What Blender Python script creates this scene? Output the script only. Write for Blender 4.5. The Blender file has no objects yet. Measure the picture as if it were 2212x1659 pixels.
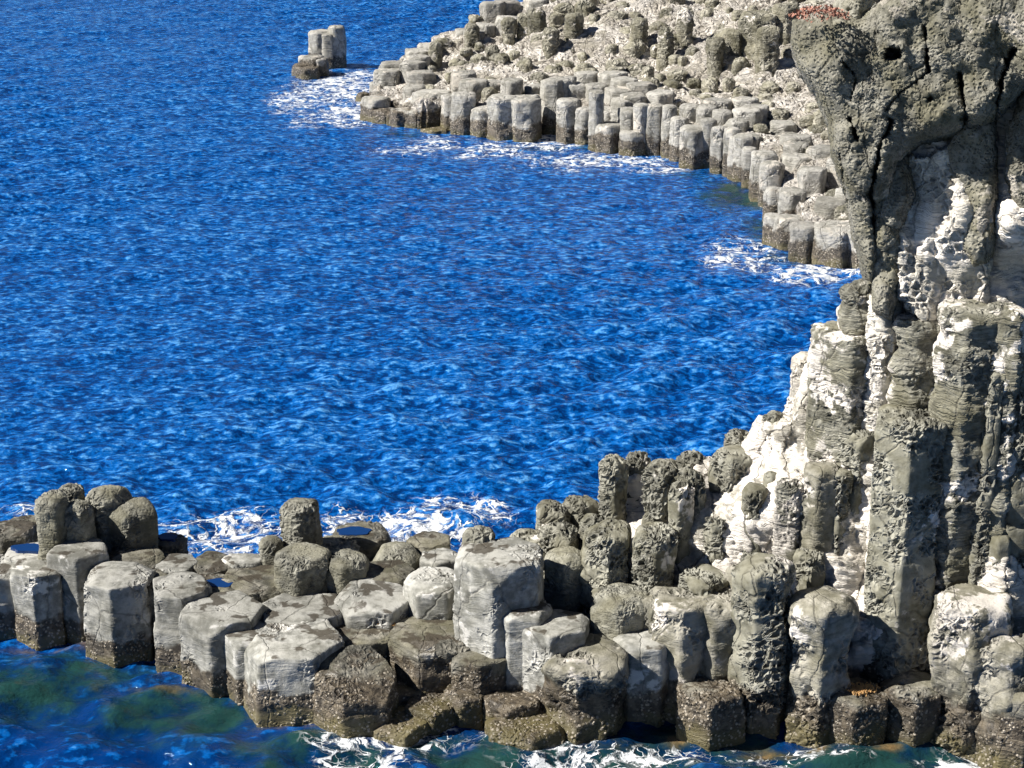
import bpy, math, random
import numpy as np
from mathutils import Vector
C = bpy.context.scene.collection
R = math.radians
# ------------------------------------------------------------------ camera, light
F, CX, CY, H = 4000.0, 1106.0, 829.5, 21.0
PITCH = R(19.3)
cp, sp = math.cos(PITCH), math.sin(PITCH)
cam = bpy.data.cameras.new('camera'); camo = bpy.data.objects.new('camera', cam); C.objects.link(camo)
cam.sensor_width = 36.0; cam.lens = 36.0 * F / 2212.0
cam.clip_start = 0.5; cam.clip_end = 9000
camo.location = (0, 0, H); camo.rotation_euler = (math.pi / 2 - PITCH, 0, 0)
bpy.context.scene.camera = camo
SUN_EL, SUN_AZ = R(41), R(-100)      # azimuth from +Y towards +X
sd = Vector((math.sin(SUN_AZ) * math.cos(SUN_EL), math.cos(SUN_AZ) * math.cos(SUN_EL), math.sin(SUN_EL)))
w = bpy.data.worlds.new('World'); bpy.context.scene.world = w; w.use_nodes = True
wn = w.node_tree.nodes; wl = w.node_tree.links
sky = wn.new('ShaderNodeTexSky'); sky.sky_type = 'NISHITA'; sky.sun_disc = False
sky.sun_elevation = SUN_EL; sky.sun_rotation = SUN_AZ
sky.air_density = 0.30; sky.dust_density = 0.15; sky.ozone_density = 5.0
wl.new(sky.outputs[0], wn['Background'].inputs[0]); wn['Background'].inputs[1].default_value = 0.05
sl = bpy.data.lights.new('sun', 'SUN'); sl.energy = 5.0; sl.angle = R(0.5); sl.color = (1.0, 0.965, 0.91)
so = bpy.data.objects.new('sun', sl); C.objects.link(so); so.rotation_euler = sd.to_track_quat('Z', 'Y').to_euler()
vs = bpy.context.scene.view_settings
vs.view_transform = 'Standard'; vs.look = 'None'; vs.gamma = 1.0; vs.use_curve_mapping = False; vs.exposure = 0.82
cy = bpy.context.scene.cycles; cy.max_bounces = 4; cy.diffuse_bounces = 1; cy.glossy_bounces = 2; cy.use_adaptive_sampling = True; cy.adaptive_threshold = 0.03

# ------------------------------------------------------------------ measuring
def dirv(px, py):
    u = (px - CX) / F; v = (py - CY) / F
    return u, cp - v * sp, -sp - v * cp
def ground(px, py, z=0.0):
    u, dy, dz = dirv(px, py); t = (z - H) / dz
    return u * t, dy * t
def Yof(foot):
    return ground(CX, foot)[1]
def at(px, py, foot):
    """point seen at px,py whose plan distance is that of the ground point seen at 'foot'"""
    u, dy, dz = dirv(px, py); Y = Yof(foot); t = Y / dy
    return u * t, Y, H + dz * t

def hsh(ix, iy, iz, seed):
    n = (ix * 374761393 + iy * 668265263 + iz * 2147483647 + seed * 1274126177) & 0xffffffff
    n = ((n ^ (n >> 13)) * 1274126177) & 0xffffffff
    return ((n ^ (n >> 16)) & 0xffffff) / float(0xffffff)
def vnoise(P, s, seed=0):
    Q = P * s; I = np.floor(Q).astype(np.int64); f = Q - I; f = f * f * (3 - 2 * f)
    r = 0
    for a in (0, 1):
        for b in (0, 1):
            for c in (0, 1):
                wt = (f[:, 0] if a else 1 - f[:, 0]) * (f[:, 1] if b else 1 - f[:, 1]) * (f[:, 2] if c else 1 - f[:, 2])
                r = r + wt * hsh(I[:, 0] + a, I[:, 1] + b, I[:, 2] + c, seed)
    return r * 2 - 1
def fbm(P, s, o=3, seed=0):
    return sum(vnoise(P, s * 2 ** i, seed + i) / 2 ** i for i in range(o))

# ------------------------------------------------------------------ materials
class NT:
    def __init__(s, name):
        s.m = bpy.data.materials.new(name); s.m.use_nodes = True
        s.n = s.m.node_tree.nodes; s.l = s.m.node_tree.links
        s.bsdf = s.n['Principled BSDF']; s.out = s.n['Material Output']
    def put(s, sock, v):
        if isinstance(v, bpy.types.NodeSocket): s.l.new(v, sock)
        elif isinstance(v, (tuple, list)) and len(v) == 3 and sock.type == 'RGBA': sock.default_value = (*v, 1)
        else: sock.default_value = v
    def math(s, op, a, b=0.0, clamp=False):
        n = s.n.new('ShaderNodeMath'); n.operation = op; n.use_clamp = clamp
        s.put(n.inputs[0], a); s.put(n.inputs[1], b); return n.outputs[0]
    def vm(s, op, a, b):
        n = s.n.new('ShaderNodeVectorMath'); n.operation = op
        s.put(n.inputs[0], a)
        if op == 'SCALE': s.put(n.inputs['Scale'], b)
        else: s.put(n.inputs[1], b)
        return n.outputs[0]
    def noise(s, v, scale, det=3, rough=0.55):
        n = s.n.new('ShaderNodeTexNoise'); s.put(n.inputs['Vector'], v)
        n.inputs['Scale'].default_value = scale; n.inputs['Detail'].default_value = det; n.inputs['Roughness'].default_value = rough
        return n.outputs['Fac'], n.outputs['Color']
    def vor(s, v, scale, feat='F1', smooth=None):
        n = s.n.new('ShaderNodeTexVoronoi'); n.feature = feat; s.put(n.inputs['Vector'], v)
        n.inputs['Scale'].default_value = scale
        if smooth is not None: n.inputs['Smoothness'].default_value = smooth
        return n
    def ss(s, v, a, b, lo=0.0, hi=1.0):
        n = s.n.new('ShaderNodeMapRange'); n.interpolation_type = 'SMOOTHSTEP'
        s.put(n.inputs['Value'], v); s.put(n.inputs['From Min'], a); s.put(n.inputs['From Max'], b)
        s.put(n.inputs['To Min'], lo); s.put(n.inputs['To Max'], hi); return n.outputs[0]
    def mix(s, f, a, b):
        n = s.n.new('ShaderNodeMix'); n.data_type = 'RGBA'
        s.put(n.inputs[0], f); s.put(n.inputs[6], a); s.put(n.inputs[7], b); return n.outputs[2]

CRUST_D, CRUST_L = (0.06, 0.058, 0.044), (0.27, 0.258, 0.205)
PALE = (0.76, 0.705, 0.625)
GREY = (0.36, 0.36, 0.33)
def rock(name, dark=CRUST_D, light=CRUST_L, pale=PALE, pale_lo=2.0, pit=0.05, pit_scale=6.0, pit_lo=0.3, strata=0.0,
         crack=0.02, tide=1.0, wet_top=0.0, fine=1.0, worm=0.0, olive=0.5):
    t = NT(name); tc = t.n.new('ShaderNodeTexCoord'); oi = t.n.new('ShaderNodeObjectInfo'); geo = t.n.new('ShaderNodeNewGeometry')
    off = t.math('MULTIPLY', oi.outputs['Random'], 61.0)
    co = t.vm('ADD', tc.outputs['Object'], off)
    nb, nbc = t.noise(co, 0.9, 4)
    wcol = t.vm('SCALE', t.vm('SUBTRACT', nbc, (0.5, 0.5, 0.5)), 0.55)
    cw = t.vm('ADD', co, wcol)
    n2, n2c = t.noise(co, 5.0, 5, 0.6)
    cw2 = t.vm('ADD', cw, t.vm('SCALE', t.vm('SUBTRACT', n2c, (0.5, 0.5, 0.5)), 0.045))
    pm, _ = t.noise(co, 1.1, 3)
    pmask = t.ss(pm, pit_lo, pit_lo + 0.16)
    va = t.vor(cw2, pit_scale, 'DISTANCE_TO_EDGE'); vb = t.vor(cw2, pit_scale * 0.43)
    ha = t.ss(va.outputs['Distance'], 0.02, 0.24, 1.0, 0.0); hb = t.ss(vb.outputs['Distance'], 0.05, 0.6)
    ps, _ = t.noise(co, 2.3, 2)
    big = t.ss(ps, 0.5, 0.62)
    hpit = t.math('ADD', t.math('SUBTRACT', ha, 1.0), t.math('MULTIPLY', t.math('MULTIPLY', t.math('SUBTRACT', hb, 1.0), big), 1.4))
    h = t.math('MULTIPLY', t.math('MULTIPLY', hpit, pmask), pit)
    # cracks
    vc = t.vor(t.vm('MULTIPLY', cw, (1, 1, 0.55)), 0.75, 'DISTANCE_TO_EDGE')
    ck = t.ss(vc.outputs['Distance'], 0.0, 0.022, 1.0, 0.0)
    h = t.math('ADD', h, t.math('MULTIPLY', ck, -crack))
    ns, _ = t.noise(t.vm('MULTIPLY', cw, (0.5, 0.5, 7.0)), 1.5, 4, 0.65)
    if strata: h = t.math('ADD', h, t.math('MULTIPLY', t.ss(ns, 0.42, 0.6), strata))
    h = t.math('ADD', h, t.math('MULTIPLY', n2, 0.035 * fine))
    nf, _ = t.noise(co, 22.0, 5, 0.7)
    h = t.math('ADD', h, t.math('MULTIPLY', nf, 0.014 * fine))
    if worm:
        vw = t.vor(t.vm('ADD', co, t.vm('SCALE', n2c, 0.12)), 13.0)
        h = t.math('ADD', h, t.math('MULTIPLY', t.ss(vw.outputs['Distance'], 0.1, 0.6), worm))
    # colour
    f1 = t.ss(t.math('ADD', t.math('MULTIPLY', nb, 0.5), t.math('MULTIPLY', n2, 0.5)), 0.38, 0.62)
    col = t.mix(f1, dark, light)
    col = t.mix(t.math('MULTIPLY', t.ss(pm, 0.35, 0.6, 1.0, 0.0), olive), col, (0.17, 0.155, 0.09))
    pn, _ = t.noise(cw, 0.8, 4)
    pf = t.ss(t.math('ADD', pn, t.math('MULTIPLY', t.math('SUBTRACT', n2, 0.5), 0.35)), pale_lo, pale_lo + 0.06)
    pcol = t.mix(t.ss(nb, 0.35, 0.7), pale, tuple(c * 0.62 for c in pale))
    col = t.mix(pf, col, pcol)
    ckm = t.math('MULTIPLY', ck, 0.4)
    col = t.mix(ckm, col, (0.05, 0.045, 0.035))
    if wet_top:
        sx = t.n.new('ShaderNodeSeparateXYZ'); t.l.new(geo.outputs['True Normal'], sx.inputs[0])
        wn_, _ = t.noise(cw, 1.6, 3)
        wm = t.math('MULTIPLY', t.ss(sx.outputs[2], 0.8, 0.93), t.ss(wn_, 0.60 - wet_top * 0.15, 0.66 - wet_top * 0.15))
        col = t.mix(t.math('MULTIPLY', wm, 0.85), col, (0.045, 0.035, 0.022))
    rough = 0.88
    if tide > 0:
        sz = t.n.new('ShaderNodeSeparateXYZ'); t.l.new(geo.outputs['Position'], sz.inputs[0])
        zz = t.math('ADD', sz.outputs[2], t.math('ADD', t.math('MULTIPLY', t.math('SUBTRACT', nb, 0.5), 1.5), t.math('MULTIPLY', t.math('SUBTRACT', n2, 0.5), 0.25)))
        tm = t.ss(zz, tide * 0.82, tide * 1.02, 1.0, 0.0)
        vq = t.vor(geo.outputs['Position'], 11.0)
        barn = t.math('MULTIPLY', t.ss(vq.outputs['Distance'], 0.26, 0.42, 1.0, 0.0), t.ss(t.noise(geo.outputs['Position'], 2.2, 3)[0], 0.40, 0.56))
        tc1 = t.mix(t.ss(n2, 0.4, 0.6), (0.045, 0.036, 0.026), (0.125, 0.10, 0.068))
        tc1 = t.mix(t.ss(zz, 0.12 * tide, 0.45 * tide, 1.0, 0.0), tc1, (0.12, 0.10, 0.045))
        tcol = t.mix(barn, tc1, (0.38, 0.33, 0.26))
        col = t.mix(t.math('MULTIPLY', tm, 0.93), col, tcol)
        h = t.math('ADD', h, t.math('MULTIPLY', t.math('MULTIPLY', barn, tm), 0.03))
        t.put(t.bsdf.inputs['Roughness'], t.ss(tm, 0.0, 1.0, 0.88, 0.5))
    else: t.bsdf.inputs['Roughness'].default_value = rough
    t.bsdf.inputs['Specular IOR Level'].default_value = 0.35
    tint = t.math('ADD', 0.78, t.math('MULTIPLY', t.math('FRACT', t.math('MULTIPLY', oi.outputs['Random'], 7.31)), 0.36))
    hs = t.n.new('ShaderNodeHueSaturation'); t.put(hs.inputs['Color'], col); t.put(hs.inputs['Value'], tint); col = hs.outputs[0]
    t.put(t.bsdf.inputs['Base Color'], col)
    d = t.n.new('ShaderNodeDisplacement'); d.inputs['Midlevel'].default_value = 0; d.inputs['Scale'].default_value = 1
    t.put(d.inputs['Height'], h); t.l.new(d.outputs[0], t.out.inputs['Displacement'])
    t.m.displacement_method = 'BOTH'
    return t.m

M = {
 'smooth': rock('smooth grey basalt', dark=(0.17, 0.168, 0.148), light=(0.43, 0.42, 0.38), pit=0.06, pit_lo=0.52, fine=.55, strata=0.006, crack=0.012, wet_top=0.5, tide=0.72, pale_lo=0.60, pale=(0.6, 0.58, 0.53), olive=0.15),
 'wet': rock('dark wet basalt', dark=(0.05, 0.048, 0.038), light=(0.24, 0.225, 0.185), pit=0.03, pit_lo=0.5, strata=0.012, crack=0.012, wet_top=0.7, tide=1.25, pale_lo=0.62, pale=(0.45, 0.42, 0.36)),
 'stump': rock('grainy grey basalt', dark=(0.11, 0.107, 0.088), light=(0.33, 0.32, 0.265), pit=0.08, pit_lo=0.46, strata=0.015, crack=0.01, tide=0.8, worm=0.012),
 'pitted': rock('honeycombed basalt', pit=0.11, pit_scale=6.0, pit_lo=0.42, crack=0.02, tide=1.25, fine=.7, pale_lo=0.62, dark=(0.085, 0.082, 0.064), light=(0.34, 0.33, 0.275)),
 'mixed': rock('half pitted basalt', dark=(0.13, 0.125, 0.1), light=(0.42, 0.395, 0.33), pit=0.11, pit_scale=5.0, pit_lo=0.47, strata=0.01, crack=0.012, tide=1.3, pale_lo=0.58),
 'white': rock('pale tuff', dark=(0.30, 0.28, 0.235), light=(0.66, 0.61, 0.53), pit=0.07, pit_scale=3.5, pit_lo=0.58, strata=0.03, crack=0.05, tide=1.2, pale_lo=0.42, olive=0.08),
 'honey': rock('honeycombed pale tuff', dark=(0.45, 0.42, 0.36), light=(0.72, 0.67, 0.58), pit=0.10, pit_scale=4.6, pit_lo=0.42, strata=0.02, crack=0.03, tide=0, pale_lo=0.50, olive=0.15),
 'band': rock('banded basalt', dark=(0.10, 0.097, 0.076), light=(0.32, 0.308, 0.255), pit=0.08, pit_scale=5, pit_lo=0.48, strata=0.045, crack=0.02, tide=0, pale_lo=0.54),
 'over': rock('massive olive lava', dark=(0.14, 0.133, 0.103), light=(0.33, 0.313, 0.258), pit=0.02, pit_scale=9, pit_lo=0.5, strata=0.0, crack=0.03, tide=0, pale_lo=0.60, pale=(0.48, 0.44, 0.37), worm=0.035, fine=.7, olive=0.6),
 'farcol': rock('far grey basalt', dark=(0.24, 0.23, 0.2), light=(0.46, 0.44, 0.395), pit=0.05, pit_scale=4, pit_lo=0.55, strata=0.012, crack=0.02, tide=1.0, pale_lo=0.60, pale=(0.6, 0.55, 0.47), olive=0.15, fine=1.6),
 'farknob': rock('far crusty basalt', dark=(0.11, 0.105, 0.08), light=(0.42, 0.395, 0.32), pit=0.08, pit_scale=3.2, pit_lo=0.42, strata=0.03, tide=0, pale_lo=0.62, fine=2.0),
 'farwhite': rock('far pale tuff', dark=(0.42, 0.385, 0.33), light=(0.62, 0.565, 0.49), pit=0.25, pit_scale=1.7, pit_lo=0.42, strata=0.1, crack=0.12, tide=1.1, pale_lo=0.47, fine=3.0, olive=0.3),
}

def water_mat():
    t = NT('sea water'); geo = t.n.new('ShaderNodeNewGeometry'); P = geo.outputs['Position']
    def attr(n):
        a = t.n.new('ShaderNodeAttribute'); a.attribute_name = n; return a.outputs['Fac']
    foam, shal, brn = attr('foam'), attr('shallow'), attr('brown')
    Pw = t.vm('MULTIPLY', P, (0.62, 1.0, 1.0))
    nA, nAc = t.noise(P, 0.8, 4)
    Pd = t.vm('ADD', P, t.vm('SCALE', t.vm('SUBTRACT', nAc, (0.5, 0.5, 0.5)), 1.6))
    v1 = t.vor(Pd, 1.1, 'DISTANCE_TO_EDGE'); v2 = t.vor(Pd, 3.1, 'DISTANCE_TO_EDGE')
    lace = t.math('MINIMUM', v1.outputs['Distance'], t.math('MULTIPLY', v2.outputs['Distance'], 1.6))
    nB, _ = t.noise(Pd, 2.6, 5, 0.65)
    den = t.math('MULTIPLY', foam, t.ss(t.noise(P, 0.55, 3)[0], 0.32, 0.62, 0.35, 1.35))
    thr = t.math('MULTIPLY', den, 0.30)
    fm = t.ss(lace, t.math('MULTIPLY', thr, 0.35), t.math('ADD', thr, 0.001), 1.0, 0.0)
    fm2 = t.ss(t.math('ADD', nB, t.math('MULTIPLY', den, 0.34)), 0.78, 0.86)
    fm = t.math('MAXIMUM', t.math('MULTIPLY', t.math('MULTIPLY', fm, t.ss(den, 0.08, 0.3)), t.ss(nB, 0.40, 0.55)), fm2)
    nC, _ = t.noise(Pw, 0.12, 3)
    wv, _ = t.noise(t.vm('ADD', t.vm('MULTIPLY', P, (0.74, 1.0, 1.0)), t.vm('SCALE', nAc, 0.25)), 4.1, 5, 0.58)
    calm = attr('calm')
    facet_tone = t.math('ADD', t.math('MULTIPLY', calm, -0.13), t.math('ADD', t.math('MULTIPLY', attr('crest'), 0.10), t.math('ADD', wv, t.math('MULTIPLY', t.math('SUBTRACT', nC, 0.5), 0.09))))  # tone for painted wave facets, raised on crests, lowered in calm water
    deep = t.mix(t.ss(facet_tone, 0.40, 0.53), (0.0005, 0.026, 0.13), (0.0018, 0.095, 0.36))  # navy stands for wave faces without sky reflection, painted into the water colour
    deep = t.mix(t.ss(facet_tone, 0.53, 0.68), deep, (0.085, 0.30, 0.64))  # pale azure imitates sky reflected on wavelets, painted into the base colour
    nD, _ = t.noise(P, 0.9, 5, 0.6)
    teal = t.mix(t.ss(nD, 0.38, 0.62), (0.0015, 0.018, 0.05), (0.012, 0.046, 0.042))
    col = t.mix(t.ss(t.math('MULTIPLY', shal, t.math('ADD', 1.0, t.math('MULTIPLY', t.math('SUBTRACT', nD, 0.5), 2.0))), 0.2, 0.8), deep, teal)
    bc = t.mix(t.ss(nD, 0.4, 0.6), (0.045, 0.05, 0.02), (0.18, 0.12, 0.055))
    col = t.mix(t.ss(t.math('MULTIPLY', brn, t.math('ADD', 1.0, t.math('MULTIPLY', t.math('SUBTRACT', nD, 0.5), 3.5))), 0.3, 0.95), col, bc)
    col = t.mix(fm, col, (0.85, 0.87, 0.88))
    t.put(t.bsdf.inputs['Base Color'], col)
    t.put(t.bsdf.inputs['Roughness'], t.ss(fm, 0, 1, 0.07, 0.7))
    t.bsdf.inputs['IOR'].default_value = 1.34
    # ripples
    q1, _ = t.noise(t.vm('MULTIPLY', P, (0.75, 1.35, 1.0)), 1.9, 5, 0.62)
    q2, _ = t.noise(t.vm('MULTIPLY', P, (0.9, 1.3, 1.0)), 6.5, 3, 0.6)
    h = t.math('ADD', t.math('ADD', t.math('MULTIPLY', q1, 0.10), t.math('MULTIPLY', wv, 0.14)), t.math('MULTIPLY', q2, 0.025))
    h = t.math('ADD', t.math('MULTIPLY', h, t.math('SUBTRACT', 1.0, t.math('MULTIPLY', calm, 0.6))), t.math('MULTIPLY', fm, 0.05))
    t.bsdf.inputs['Specular Tint'].default_value = (0.38, 0.72, 1.0, 1)
    b = t.n.new('ShaderNodeBump'); b.inputs['Strength'].default_value = 1.0; b.inputs['Distance'].default_value = 1.0
    t.put(b.inputs['Height'], h); t.l.new(b.outputs[0], t.bsdf.inputs['Normal'])
    return t.m
def simple(name, colr, rough=0.8, var=0.3, scale=8):
    t = NT(name); tc = t.n.new('ShaderNodeTexCoord'); n, _ = t.noise(tc.outputs['Object'], scale, 4)
    t.put(t.bsdf.inputs['Base Color'], t.mix(n, tuple(c * (1 - var) for c in colr), tuple(min(1, c * (1 + var)) for c in colr)))
    t.bsdf.inputs['Roughness'].default_value = rough; return t.m
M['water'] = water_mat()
M['red'] = simple('red succulent leaves', (0.36, 0.17, 0.12), .8, .45, 4)
M['shell'] = simple('orange shell grit', (0.42, 0.25, 0.10), 0.9, 0.5)
def pool_mat():
    t = NT('still pool water'); tc = t.n.new('ShaderNodeTexCoord')
    t.bsdf.inputs['Base Color'].default_value = (0.006, 0.035, 0.13, 1); t.bsdf.inputs['Roughness'].default_value = 0.04
    n, _ = t.noise(tc.outputs['Object'], 9, 2); b = t.n.new('ShaderNodeBump'); b.inputs['Distance'].default_value = 0.004
    t.put(b.inputs['Height'], n); t.l.new(b.outputs[0], t.bsdf.inputs['Normal']); return t.m
M['pool'] = pool_mat()

# ------------------------------------------------------------------ mesh helpers
def mesh(name, V, quads, mat, tris=None, smooth=True):
    me = bpy.data.meshes.new(name); V = np.asarray(V, dtype=np.float32)
    quads = np.asarray(quads, dtype=np.int32).reshape(-1, 4)
    tris = np.zeros((0, 3), np.int32) if tris is None else np.asarray(tris, dtype=np.int32).reshape(-1, 3)
    me.vertices.add(len(V)); me.vertices.foreach_set('co', V.ravel())
    nl = quads.size + tris.size; me.loops.add(nl)
    me.loops.foreach_set('vertex_index', np.concatenate([quads.ravel(), tris.ravel()]))
    me.polygons.add(len(quads) + len(tris))
    me.polygons.foreach_set('loop_start', np.concatenate([np.arange(len(quads)) * 4, quads.size + np.arange(len(tris)) * 3]).astype(np.int32))
    me.update(calc_edges=True)
    me.polygons.foreach_set('use_smooth', np.full(len(me.polygons), smooth)); me.materials.append(mat)
    me.validate(); return me
def link(name, me, loc=(0, 0, 0), parent=None, **kw):
    o = bpy.data.objects.new(name, me); C.objects.link(o); o.location = loc
    if parent: o.parent = parent
    for k, v in kw.items():
        if v: o[k] = v
    return o
def empty(name, loc=(0, 0, 0), **kw): return link(name, None, loc, **kw)

def prism(Rm, z0, z1, rng, sides=6, rot=None, sharp=14, rc=0.12, dome=0.05, taper=0.0, lean=(0, 0), rough=0.06, res=0.05,
          prof=None, slant=(0, 0), dome_pow=2.0, jit=0.12, steps=0.0, chips=0):
    """closed column: polygonal plan with softened corners, rounded rim, uneven sides; local origin on its axis at z=0"""
    rot = rng.uniform(0, 6.28) if rot is None else rot
    ph = np.array([rot + (i + rng.uniform(-jit, jit)) * 2 * math.pi / sides for i in range(sides)])
    di = np.array([1 + rng.uniform(-jit, jit) * 0.9 for _ in range(sides)])
    n = max(12, int(2 * math.pi * Rm / res)); th = np.arange(n) * 2 * math.pi / n
    tf = np.linspace(0, 2 * math.pi, 1441)[:-1]; rf = 1 / np.maximum(np.cos(tf[:, None] - ph[None, :]) / di[None, :], 1e-3).max(1)
    pk = np.nonzero((rf > np.roll(rf, 1)) & (rf >= np.roll(rf, -1)))[0]
    for p_ in tf[pk]: th[int(round(p_ / (2 * math.pi) * n)) % n] = p_ if round(p_ / (2 * math.pi) * n) < n else p_ - 2 * math.pi
    c = np.maximum(0, np.cos(th[:, None] - ph[None, :]) / di[None, :])
    r = 1 / (c ** sharp).sum(1) ** (1 / sharp)
    rc = min(rc, Rm * 0.95, (z1 - z0) * 0.6)
    m = max(3, int((z1 - rc - z0) / res)); zs = np.linspace(z0, z1 - rc, m)
    pr = [(1.0, z) for z in zs]
    na = max(2, int(rc * 1.6 / res))
    for k in range(1, na + 1):
        a = k / na * math.pi / 2; pr.append((1 - rc / Rm * (1 - math.cos(a)), z1 - rc + rc * math.sin(a)))
    r1 = pr[-1][0]; nt = max(3, int(Rm * r1 / res))
    for k in range(1, nt): q = r1 * (1 - k / nt); pr.append((q, z1 + dome * (1 - (q / max(r1, .01)) ** dome_pow)))
    pr = np.array(pr); rho, zz = pr[:, 0].copy(), pr[:, 1].copy()
    u = np.clip((zz - max(z0, 0)) / max(z1 - max(z0, 0), .01), 0, 1)
    if prof is not None:
        pa = np.array(prof); rho = rho * np.interp(u, pa[:, 0], pa[:, 1])
    rho = rho * (1 - taper * u)
    X = Rm * rho[:, None] * (r * np.cos(th))[None, :] + lean[0] * (u ** 1.0)[:, None]
    Y = Rm * rho[:, None] * (r * np.sin(th))[None, :] + lean[1] * (u ** 1.0)[:, None]
    tw = np.clip((zz - (z1 - 1.2)) / 1.2, 0, 1.2)[:, None]
    Z = np.repeat(zz[:, None], n, 1) + tw * (slant[0] * X + slant[1] * Y)
    P = np.stack([X.ravel(), Y.ravel(), Z.ravel()], 1); sd_ = rng.randrange(10000)
    Q = P + sd_
    topw = np.clip((P[:, 2] - z0) / 1.0, 0, 1)
    e1 = fbm(Q, 0.9, 3, sd_); e2 = fbm(Q + 50, 3.2, 2, sd_ + 7)
    rad = np.stack([np.repeat(np.cos(th)[None], len(zz), 0).ravel(), np.repeat(np.sin(th)[None], len(zz), 0).ravel()], 1)
    rq = np.repeat(np.clip(rho / 0.25, 0, 1)[:, None], n, 1).ravel()
    amp = (rough * 1.6 * e1 + rough * 0.6 * e2) * rq
    if steps:
        st = vnoise(np.stack([Q[:, 0] * .25, Q[:, 1] * .25, Q[:, 2] * 2.6], 1), 1.0, sd_ + 3)
        amp = amp + steps * np.tanh(st * 4) * rq
    P[:, :2] += rad * amp[:, None] * Rm * 1.4
    P[:, 2] += rough * 0.9 * e1 * np.clip((np.repeat(u[:, None], n, 1).ravel() - .5) * 2, 0, 1) * topw
    for k in range(chips):
        a_ = rng.uniform(0, 6.283); el = rng.choice((.5, .8, 1.1)); nn = np.array([math.cos(a_) * math.cos(el), math.sin(a_) * math.cos(el), math.sin(el)])
        ref = P[P[:, 2] > z1 - rng.uniform(.1, 1.5)] if el < .3 else P
        if len(ref) == 0: continue
        dd_ = P @ nn; d0 = (ref @ nn).max() - rng.uniform(.02, .09) * (Rm / .6)
        P = P - np.maximum(dd_ - d0, 0)[:, None] * nn[None, :] * .96
    nr = len(zz); i, j = np.meshgrid(np.arange(nr - 1), np.arange(n), indexing='ij')
    a = (i * n + j).ravel(); b = (i * n + (j + 1) % n).ravel()
    quads = np.stack([a, b, b + n, a + n], 1)
    top = len(P); P = np.vstack([P, [[P[-n:, 0].mean(), P[-n:, 1].mean(), P[-n:, 2].mean() + .005]], [[0, 0, z0]]])
    l = (nr - 1) * n; k = np.arange(n)
    tris = np.vstack([np.stack([l + k, l + (k + 1) % n, np.full(n, top)], 1), np.stack([(k + 1) % n, k, np.full(n, top + 1)], 1)])
    return P, quads, tris

def seg_dist(P, poly):
    a = np.asarray(poly, float); b = np.roll(a, -1, 0); best = np.full(len(P), 1e9); near = np.zeros_like(P)
    for s, e in zip(a, b):
        d = e - s; t = np.clip(((P - s) @ d) / max(d @ d, 1e-9), 0, 1); q = s + t[:, None] * d
        dist = np.hypot(*(P - q).T); m = dist < best; best[m] = dist[m]; near[m] = q[m]
    return best, near
def inside(P, poly):
    a = np.asarray(poly, float); b = np.roll(a, -1, 0); r = np.zeros(len(P), bool)
    for (x1, y1), (x2, y2) in zip(a, b):
        c = ((y1 > P[:, 1]) != (y2 > P[:, 1]))
        with np.errstate(divide='ignore', invalid='ignore'):
            r ^= c & (P[:, 0] < (x2 - x1) * (P[:, 1] - y1) / (y2 - y1 + 1e-12) + x1)
    return r
def idw(P, ctl, vals, p=3.0):
    ctl = np.asarray(ctl, float); vals = np.asarray(vals, float); num = 0; den = 0
    for c, v in zip(ctl, vals):
        wgt = 1 / (np.hypot(*(P - c).T) + 12) ** p; num = num + wgt * v; den = den + wgt
    return num / den
WALLBACK = 32
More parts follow.
